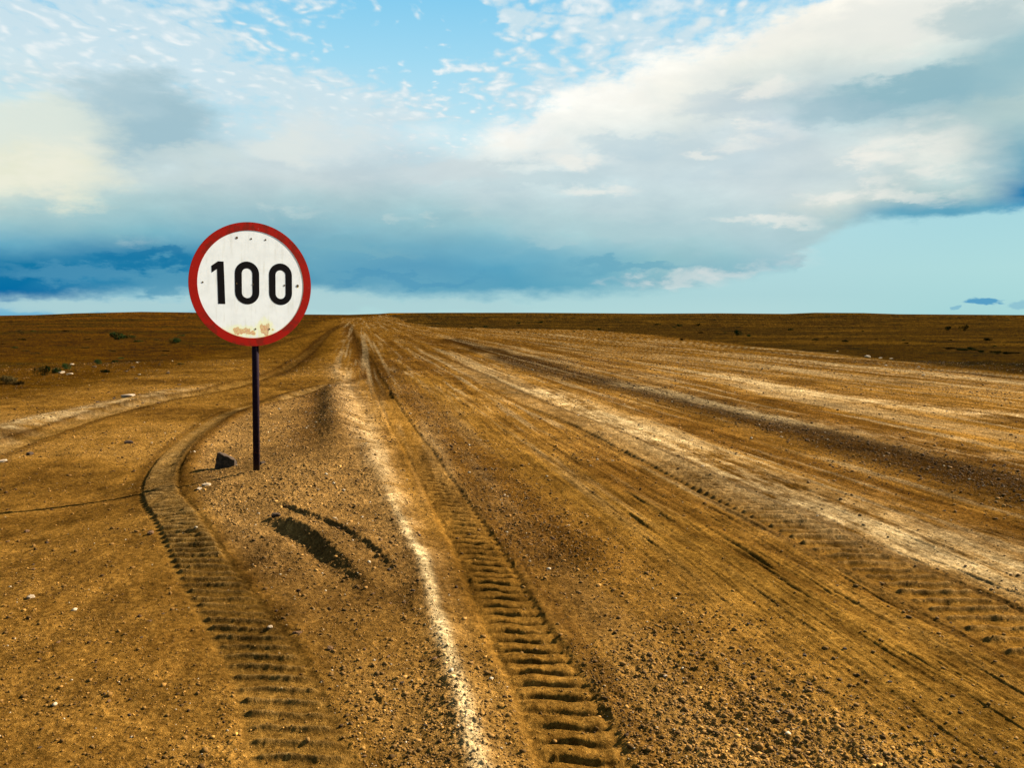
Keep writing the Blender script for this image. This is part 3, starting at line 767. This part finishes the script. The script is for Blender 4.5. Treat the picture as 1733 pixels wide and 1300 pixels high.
# metric scale of a photo pixel at the sign
dcam = sby * math.cos(PITCH) + (EYE - 1.3) * math.sin(PITCH)
MPP = dcam / F
RAD = 103.5 * MPP * 1.0
Zs = RAD / 570.                                   # metres per pixel of the enlarged disc
RUST = [((560 - 662) * Zs, (650 - 1078) * Zs, 85 * Zs, 30 * Zs), ((780 - 662) * Zs, (650 - 1062) * Zs, 46 * Zs, 52 * Zs), ((655 - 662) * Zs, (650 - 1098) * Zs, 26 * Zs, 20 * Zs), ((850 - 662) * Zs, (650 - 1066) * Zs, 14 * Zs, 12 * Zs), ((1100 - 662) * Zs, (650 - 655) * Zs, 7 * Zs, 9 * Zs)]
m_white = paint_mat('white_paint', (.76, .76, .72), .8, 'white')
m_red = paint_mat('red_paint', (.29, .006, .0015), .8, 'red')
m_black = paint_mat('black_paint', (.004, .003, .003), .9)
m_back = paint_mat('bare_metal', (.22, .21, .20), .5)
m_pole = paint_mat('dark_pole_paint', (.007, .003, .008), .8, 'pole')
m_hole = paint_mat('rusty_bolt', (.09, .055, .02), .7)

NA_ = R(35.5)                                        # the face looks 34 degrees to the right of straight back
tilt = math.atan2(-3, 217)
sign = bpy.data.objects.new('speed_limit_sign', None); COL.objects.link(sign)
sign.location = (sbx, sby, sbz)
sign.empty_display_size = .3
meta(sign, 'round white speed limit sign with red border reading 100 on a thin dark post', 'sign')
Mz = Matrix.Rotation(NA_, 4, 'Z')
lean = Matrix.Rotation(-tilt, 4, 'Y')
sign.rotation_euler = (lean @ Mz).to_euler()
# local frame: -Y looks out of the face, Z up
topz = (799 - 480) * MPP * 1.0                     # height of the disc centre over the base
xoff = -.038
def cyl(bm, r, z0, z1, seg=24, y=0., x=0.):
    a = bmesh.ops.create_cone(bm, cap_ends=True, segments=seg, radius1=r, radius2=r, depth=z1 - z0)
    bmesh.ops.translate(bm, verts=a['verts'], vec=(x, y, (z0 + z1) / 2))
PR = 5.7 * MPP
bm = bmesh.new(); cyl(bm, PR, -.35, topz + RAD * .80, 28, y=PR + .006)
link('post', mesh_from('post', bm, m_pole, True), sign)
def prism(outer, y0, y1, holes=(), mat=None, name=''):
    """extrude a closed outline (x,z) between y0 (front) and y1"""
    bm = bmesh.new()
    def loop(pts):
        return [bm.verts.new((p[0], y0, p[1])) for p in pts]
    lo = loop(outer)
    if holes:
        hi = loop(holes[0]); n = len(lo)
        for i in range(n):
            bm.faces.new((lo[i], lo[(i + 1) % n], hi[(i + 1) % n], hi[i]))
    else:
        bm.faces.new(lo)
    geom = bmesh.ops.extrude_face_region(bm, geom=bm.faces[:])
    vs_ = [g for g in geom['geom'] if isinstance(g, bmesh.types.BMVert)]
    bmesh.ops.translate(bm, verts=vs_, vec=(0, y1 - y0, 0))
    bmesh.ops.recalc_face_normals(bm, faces=bm.faces[:])
    return bm
def circle(r, n=128, cx=0, cz=0): return [(cx + r * math.cos(2 * math.pi * i / n), cz + r * math.sin(2 * math.pi * i / n)) for i in range(n)]
def face_child(name, bm, mat):
    o = link(name, mesh_from(name, bm, mat), sign); o.location = (xoff, 0, topz); return o
bmf = prism(circle(RAD * .992), -.004, .004)
face = face_child('sign_plate', bmf, m_white)
# rim lip of the plate, rolled edge
bmr = prism(circle(RAD), -.0055, .006, [circle(RAD * .868)])
ring = face_child('red_border', bmr, m_red)
bmb = prism(circle(RAD * .985), .0075, .0095)
face_child('back_plate', bmb, m_back)
def zp(p): return ((p[0] - 662) * Zs, (650 - p[1]) * Zs)
one = [zp(p) for p in [(352,450),(403,450),(413,833),(349,833),(343,520),(295,555),(293,493)]]
numeral_lbl = {}
b1 = prism(one, -.0046, -.0039); face_child('numeral', b1, m_black)
def stadium(x0, x1, y0, y1, n=16):
    r = (x1 - x0) / 2; cx = (x0 + x1) / 2; p = []
    for i in range(n + 1): a = math.pi * i / n; p.append((cx + r * math.cos(a), y0 + r - r * math.sin(a)))
    for i in range(n + 1): a = math.pi + math.pi * i / n; p.append((cx + r * math.cos(a), y1 - r - r * math.sin(a)))
    return [zp(q) for q in p]
for (o_, i_) in (((502,728,440,833), (566,663,503,775)), ((820,1043,443,833), (883,979,507,775))):
    bz = prism(stadium(*o_), -.0046, -.0039, [stadium(*i_)]); face_child('numeral', bz, m_black)
for (hx, hy, rr) in ((525,230,11),(657,231,8),(791,232,8),(215,643,8),(1098,648,13),(688,1060,8),(820,1060,8),(518,645,7),(668,648,7),(968,648,8)):
    x_, z_ = zp((hx, hy))
    bh = prism(circle(rr * Zs, 12, x_, z_), -.0052, -.0038)
    face_child('rivet', bh, m_hole)
# two clamps holding the plate to the post
for cz in (.62, -.62):
    bm = bmesh.new()
    a = bmesh.ops.create_cube(bm, size=1)
    bmesh.ops.scale(bm, verts=a['verts'], vec=(.16, .05, .035)); bmesh.ops.translate(bm, verts=a['verts'], vec=(-xoff, .011 + .025, cz * RAD))
    bmesh.ops.bevel(bm, geom=bm.edges[:], offset=.004, segments=2)
    face_child('clamp', bm, m_back)

# ------------------------------------------------------------------ stones
def stone_mat(name, c1, c2, scale=25):
    m, T, bs = new_mat(name)
    tcx = T.n('ShaderNodeTexCoord').outputs['Object']
    n = T.noise(tcx, scale, 5, .65); n2 = T.noise(tcx, scale * 6, 3, .6)
    T.put(bs.inputs['Base Color'], T.mix(T.mr(T.m('ADD', T.m('MULTIPLY', n, .7), T.m('MULTIPLY', n2, .3)), .38, .62), c1, c2))
    bs.inputs['Roughness'].default_value = .9; bs.inputs['Specular IOR Level'].default_value = .08
    b = T.n('ShaderNodeBump'); b.inputs['Strength'].default_value = .6; b.inputs['Distance'].default_value = .006
    T.put(b.inputs['Height'], n2); T.put(bs.inputs['Normal'], b.outputs[0])
    return m
ms_dark = stone_mat('dark_stone', (.014, .009, .005), (.048, .028, .015))
ms_brown = stone_mat('brown_stone', (.045, .022, .009), (.10, .05, .02))
ms_pale = stone_mat('pale_stone', (.13, .085, .045), (.26, .19, .12))
def rock_mesh(name, seed, mat, sub=2, flat=.62, jag=.35):
    bm = bmesh.new(); bmesh.ops.create_icosphere(bm, subdivisions=sub, radius=1)
    rs = random.Random(seed)
    planes = [Vector((rs.gauss(0, 1), rs.gauss(0, 1), rs.gauss(0, .8))).normalized() for _ in range(11)]
    offs = [rs.uniform(.55, .85) for _ in planes]
    for v in bm.verts:
        c = v.co.normalized(); k = 1.
        for p, o in zip(planes, offs):
            dd = c.dot(p)
            if dd > 0: k = min(k, o / dd)
        k *= 1 + jag * .3 * mnoise.noise(c * 2.3 + Vector((seed, 0, 0)))
        v.co = Vector((c.x * k * 1.2, c.y * k * .9, c.z * k * flat))
    me = mesh_from(name, bm, mat); return me
def put_rock(px, py, wpx, me, label, cat='stone', group=None, rz=0., sink=.3, name='stone', sq=1.):
    x, y = gp(px, py)
    z = ground_z(x, y)
    d = math.hypot(x, y)
    s = wpx * d / F / 2.2
    o = link(name, me); o.location = (x, y, z + s * (.62 - sink) * .6 * sq); o.scale = (s, s, s * sq); o.rotation_euler = (0, 0, rz)
    meta(o, label, cat, group)
    return o
# the block beside the post, a broken wedge with its peak on the left
x, y = gp(381, 791)
bm = bmesh.new(); k = MPP * 1.02
P = [(-20,-9,-6),(-14,-16,-6),(17,-15,-6),(20,-4,-6),(16,12,-6),(-14,12,-6),(-19,-8,4),(-13,-12,28),(-11,-3,29),(-6,-9,24),(6,-13,19),(8,2,19),(16,-13,13),(19,-5,9),(15,6,11),(-13,6,22),(2,8,16)]
for p in P: bm.verts.new((p[0] * k, p[1] * k, p[2] * k))
bmesh.ops.convex_hull(bm, input=bm.verts[:])
bmesh.ops.delete(bm, geom=[v for v in bm.verts if not v.link_faces], context='VERTS')
bmesh.ops.bevel(bm, geom=bm.edges[:], offset=.004, segments=1, affect='EDGES')
bmesh.ops.triangulate(bm, faces=bm.faces[:]); bmesh.ops.subdivide_edges(bm, edges=bm.edges[:], cuts=4, use_grid_fill=True)
for v in bm.verts: v.co += Vector((mnoise.noise(v.co * 30), mnoise.noise(v.co * 30 + Vector((5, 0, 0))), mnoise.noise(v.co * 30 + Vector((0, 9, 0))))) * .008
o = link('rock', mesh_from('rock', bm, ms_dark)); o.location = (x, y + .05, ground_z(x, y + .05) - .005); o.rotation_euler = (0, 0, R(8))
meta(o, 'dark wedge-shaped rock with a pointed top left of the sign post', 'rock')
rk = [rock_mesh('stone', i, m_, 3, f_) for i, (m_, f_) in enumerate([(ms_dark, .6), (ms_brown, .55), (ms_pale, .5), (ms_brown, .7), (ms_pale, .4), (ms_dark, .45)])]
put_rock(444, 785, 12, rk[0], 'small dark stone half hidden behind the foot of the sign post', rz=1.)
put_rock(349, 823, 16, rk[2], 'pale flat stone on the tread track left of the post', rz=.3, sq=.7)
put_rock(337, 829, 12, rk[4], 'small pale flat stone touching the larger pale one left of the post', rz=2.)
put_rock(503, 1073, 15, rk[1], 'brown pebble-sized stone right of the left tread track', rz=.6)
put_rock(457, 1066, 10, rk[2], 'white little stone on the right rim of the left tread track', rz=.6)
put_rock(558, 1098, 14, rk[3], 'dark brown stone in the bare sand between the two tread tracks', rz=2.2)
put_rock(736, 1121, 13, rk[1], 'reddish brown stone on the pale dusty ridge', rz=1.2)
put_rock(466, 880, 16, rk[0], 'dark stone at the upper end of the shaded rut', rz=.2)
put_rock(52, 1012, 13, rk[2], 'pale stone with a dark side alone in the sand at the left', rz=.9)
put_rock(255, 905, 14, rk[3], 'brown stone beside the left edge of the tread track', rz=1.9)
put_rock(217, 675, 20, rk[4], 'low pale stone on the far bank above the curved track', rz=.4)
put_rock(217, 751, 14, rk[0], 'dark stone alone on the smooth sand inside the curve', rz=.4)
put_rock(51, 770, 12, rk[0], 'dark stone below the curved track at the left edge', rz=1.4)
put_rock(4, 783, 16, rk[4], 'pale flat stone below the curved track at the very left', rz=1.4)
put_rock(1362, 1110, 9, rk[0], 'round dark stone on the open gravel right of the road tracks', rz=1.4)
put_rock(1506, 1156, 9, rk[5], 'flat dark stone low in the right part of the road', rz=.4)
put_rock(1468, 605, 11, rk[2], 'pink-white stone beside the road by the scrub', rz=.4)
put_rock(1126, 1146, 9, rk[2], 'white little stone in the coarse gravel beside the main track', rz=.4)
rs = random.Random(5)
def small(n, box, size, meshes, label, group):
    for i in range(n):
        px = rs.uniform(box[0], box[2]); py = rs.uniform(box[1], box[3])
        put_rock(px, py, size * rs.uniform(.7, 1.3), rs.choice(meshes), label, 'stone', group, rs.uniform(0, 6), sq=rs.uniform(.7, 1.1))
small(14, (10, 900, 290, 1290), 6.5, [rk[1], rk[3], rk[0], rk[5]], 'little brown stone lying in the open sand left of the tread track', 'little stones in the sand at the left')
small(14, (590, 900, 720, 1290), 7, [rk[1], rk[3], rk[0], rk[0]], 'little dark stone on the gravel slope left of the pale ridge', 'little stones left of the pale ridge')
small(16, (1080, 960, 1700, 1290), 6.5, [rk[0], rk[3], rk[5], rk[0]], 'little dark stone scattered on the right half of the road', 'little stones on the road')
small(16, (950, 610, 1733, 800), 4.5, [rk[2], rk[4]], 'white chip of stone on the far graded road', 'white stone chips on the road')
small(16, (150, 610, 330, 690), 6.5, [rk[0], rk[1], rk[5]], 'dark stone strewn on the left bank above the curved track', 'stones on the left bank')
for px, py, w in [(104,632,13),(118,634,10),(122,618,7),(232,614,5),(236,634,6)]:
    put_rock(px, py, w, rs.choice([rk[2], rk[4]]), 'pinkish white stone among the green shrubs on the left bank', 'stone', 'white stones among the left shrubs', rs.uniform(0, 6))
for px, py, w in [(1490,607,7),(1508,608,6),(1417,595,4),(1555,620,5),(1563,636,6)]:
    put_rock(px, py, w, rs.choice([rk[2], rk[4]]), 'whitish stone along the right road edge by the scrub', 'stone', 'white stones on the right road edge', rs.uniform(0, 6))

# ------------------------------------------------------------------ shrubs
def leaf_mat(name, c1, c2):
    m, T, bs = new_mat(name)
    tcx = T.n('ShaderNodeTexCoord').outputs['Object']
    n = T.noise(tcx, 4, 4, .6)
    T.put(bs.inputs['Base Color'], T.mix(T.mr(n, .35, .65), c1, c2))
    bs.inputs['Roughness'].default_value = 1.; bs.inputs['Specular IOR Level'].default_value = 0.
    return m
ml = leaf_mat('scrub_leaves', (.006, .011, .003), (.016, .022, .005))
ml2 = leaf_mat('dry_scrub_leaves', (.015, .011, .003), (.032, .020, .006))
def shrub_mesh(seed, mat, flat=.6, n=900):
    rs = random.Random(seed); bm = bmesh.new()
    lobes = [(Vector((rs.uniform(-.6, .6), rs.uniform(-.5, .5), rs.uniform(.15, .5) * flat * 1.6)), rs.uniform(.28, .5)) for _ in range(7)]
    for i in range(n):
        c, r = rs.choice(lobes)
        d = Vector((rs.gauss(0, 1), rs.gauss(0, 1), rs.gauss(0, 1))).normalized() * r * rs.uniform(.55, 1.08)
        p = c + Vector((d.x, d.y, d.z * flat))
        if p.z < 0: p.z = rs.uniform(0, .1)
        s = rs.uniform(.035, .075)
        u = Vector((rs.gauss(0, 1), rs.gauss(0, 1), rs.gauss(0, 1))).normalized(); w = u.orthogonal().normalized()
        vs_ = [bm.verts.new(p + q) for q in (u * s, w * s * .5, -u * s, -w * s * .5)]
        bm.faces.new(vs_)
    for i in range(14):
        a = rs.uniform(0, 6.28); c, r = rs.choice(lobes)
        t = c + Vector((rs.uniform(-.1, .1), rs.uniform(-.1, .1), 0)); b = Vector((math.cos(a) * .06, math.sin(a) * .06, -.1))
        k = Vector((.015, 0, 0)); k2 = Vector((0, .015, 0))
        vv = [bm.verts.new(b + q) for q in (k, k2, -k)] ; tip = bm.verts.new(t)
        for q in range(3): bm.faces.new((vv[q], vv[(q + 1) % 3], tip))
    return mesh_from('shrub', bm, mat)
SM = [shrub_mesh(1, ml), shrub_mesh(2, ml, .5), shrub_mesh(3, ml2, .45), shrub_mesh(4, ml2, .35)]
def put_shrub(px, py, wpx, me, label, group=None, hk=1.):
    x, y = gp(px, py); d = math.hypot(x, y); s = wpx * d / F / 1.9
    o = link('shrub', me); o.location = (x, y, ground_z(x, y) - .02); o.scale = (s, s, s * hk * 1.9); o.rotation_euler = (0, 0, rs.uniform(0, 6))
    meta(o, label, 'shrub', group)
put_shrub(72, 636, 24, SM[0], 'dark green rounded shrub, leftmost of the row on the left bank')
put_shrub(96, 632, 18, SM[1], 'low green shrub second in the row on the left bank')
put_shrub(114, 625, 15, SM[0], 'green shrub beside the white stones on the left bank')
put_shrub(168, 616, 13, SM[0], 'small round green shrub alone on the left bank')
put_shrub(194, 613, 9, SM[1], 'tiny dark shrub right of the small round one on the left bank')
put_shrub(178, 631, 18, SM[1], 'flat low green shrub in front of the small round one', hk=.6)
put_shrub(12, 650, 34, SM[2], 'wide dry brown shrub at the left edge of the plain', hk=.8)
put_shrub(32, 652, 20, SM[3], 'low dry shrub beside the wide brown one at left', hk=.8)
put_shrub(197, 575, 24, SM[0], 'green shrub far out on the left plain', hk=.8)
put_shrub(214, 573, 24, SM[1], 'flat green shrub touching the far green shrub on the left plain', hk=.5)
put_shrub(298, 581, 26, SM[1], 'wide low green shrub left of the sign on the plain', hk=.7)
put_shrub(1250, 568, 15, SM[0], 'dark round shrub in the scrub right of the road, nearest the road edge')
put_shrub(1267, 570, 9, SM[1], 'small dark shrub just right of the round one beyond the road')
put_shrub(1605, 559, 10, SM[0], 'left shrub of the pair far off on the right plain')
put_shrub(1631, 560, 14, SM[0], 'right shrub of the pair far off on the right plain')
put_shrub(1154, 576, 13, SM[1], 'flat dark shrub at the road edge before the scrub', hk=.6)
put_shrub(1671, 577, 18, SM[1], 'low green shrub below the distant pair on the right plain', hk=.5)
put_shrub(1380, 576, 10, SM[1], 'tiny dark shrub in the right scrub left of the middle', hk=.6)
put_shrub(1430, 579, 14, SM[1], 'low flat dark shrub in the middle of the right scrub', hk=.5)
put_shrub(1181, 552, 10, SM[0], 'dark shrub farther off above the road edge', hk=.7)
for i in range(14):
    px = 1600 + i * 11 + rs.uniform(-4, 4)
    put_shrub(px, 590 + (px - 1600) * .085 + rs.uniform(-1.5, 1.5), rs.uniform(9, 17), SM[rs.choice([0, 1, 1, 3])], 'dark low shrub in the hedge-like row beyond the right road edge', 'shrubs in a row beyond the right road edge', .5)
for i in range(26):
    px = rs.uniform(700, 1730); py = 547 + rs.uniform(0, 22) + max(0, px - 1150) * .045
    put_shrub(px, py, rs.uniform(5, 12), SM[rs.choice([0, 1, 3])], 'tiny dark scrub bush dotted over the plain right of the road', 'scrub bushes dotted over the right plain', .5)
for i in range(22):
    px = rs.uniform(5, 330); py = rs.uniform(556, 625) - px * .02
    put_shrub(px, py, rs.uniform(7, 15), SM[rs.choice([1, 3, 3, 2])], 'tiny dry scrub bush dotted over the plain at left', 'scrub bushes dotted over the left plain', .4)
print('verts', len(co), 'tilt', tilt, 'sign', sbx, sby, sbz, 'RAD', RAD, 'SIGN_E', SIGN_E, 'SIGN_R', SIGN_R)
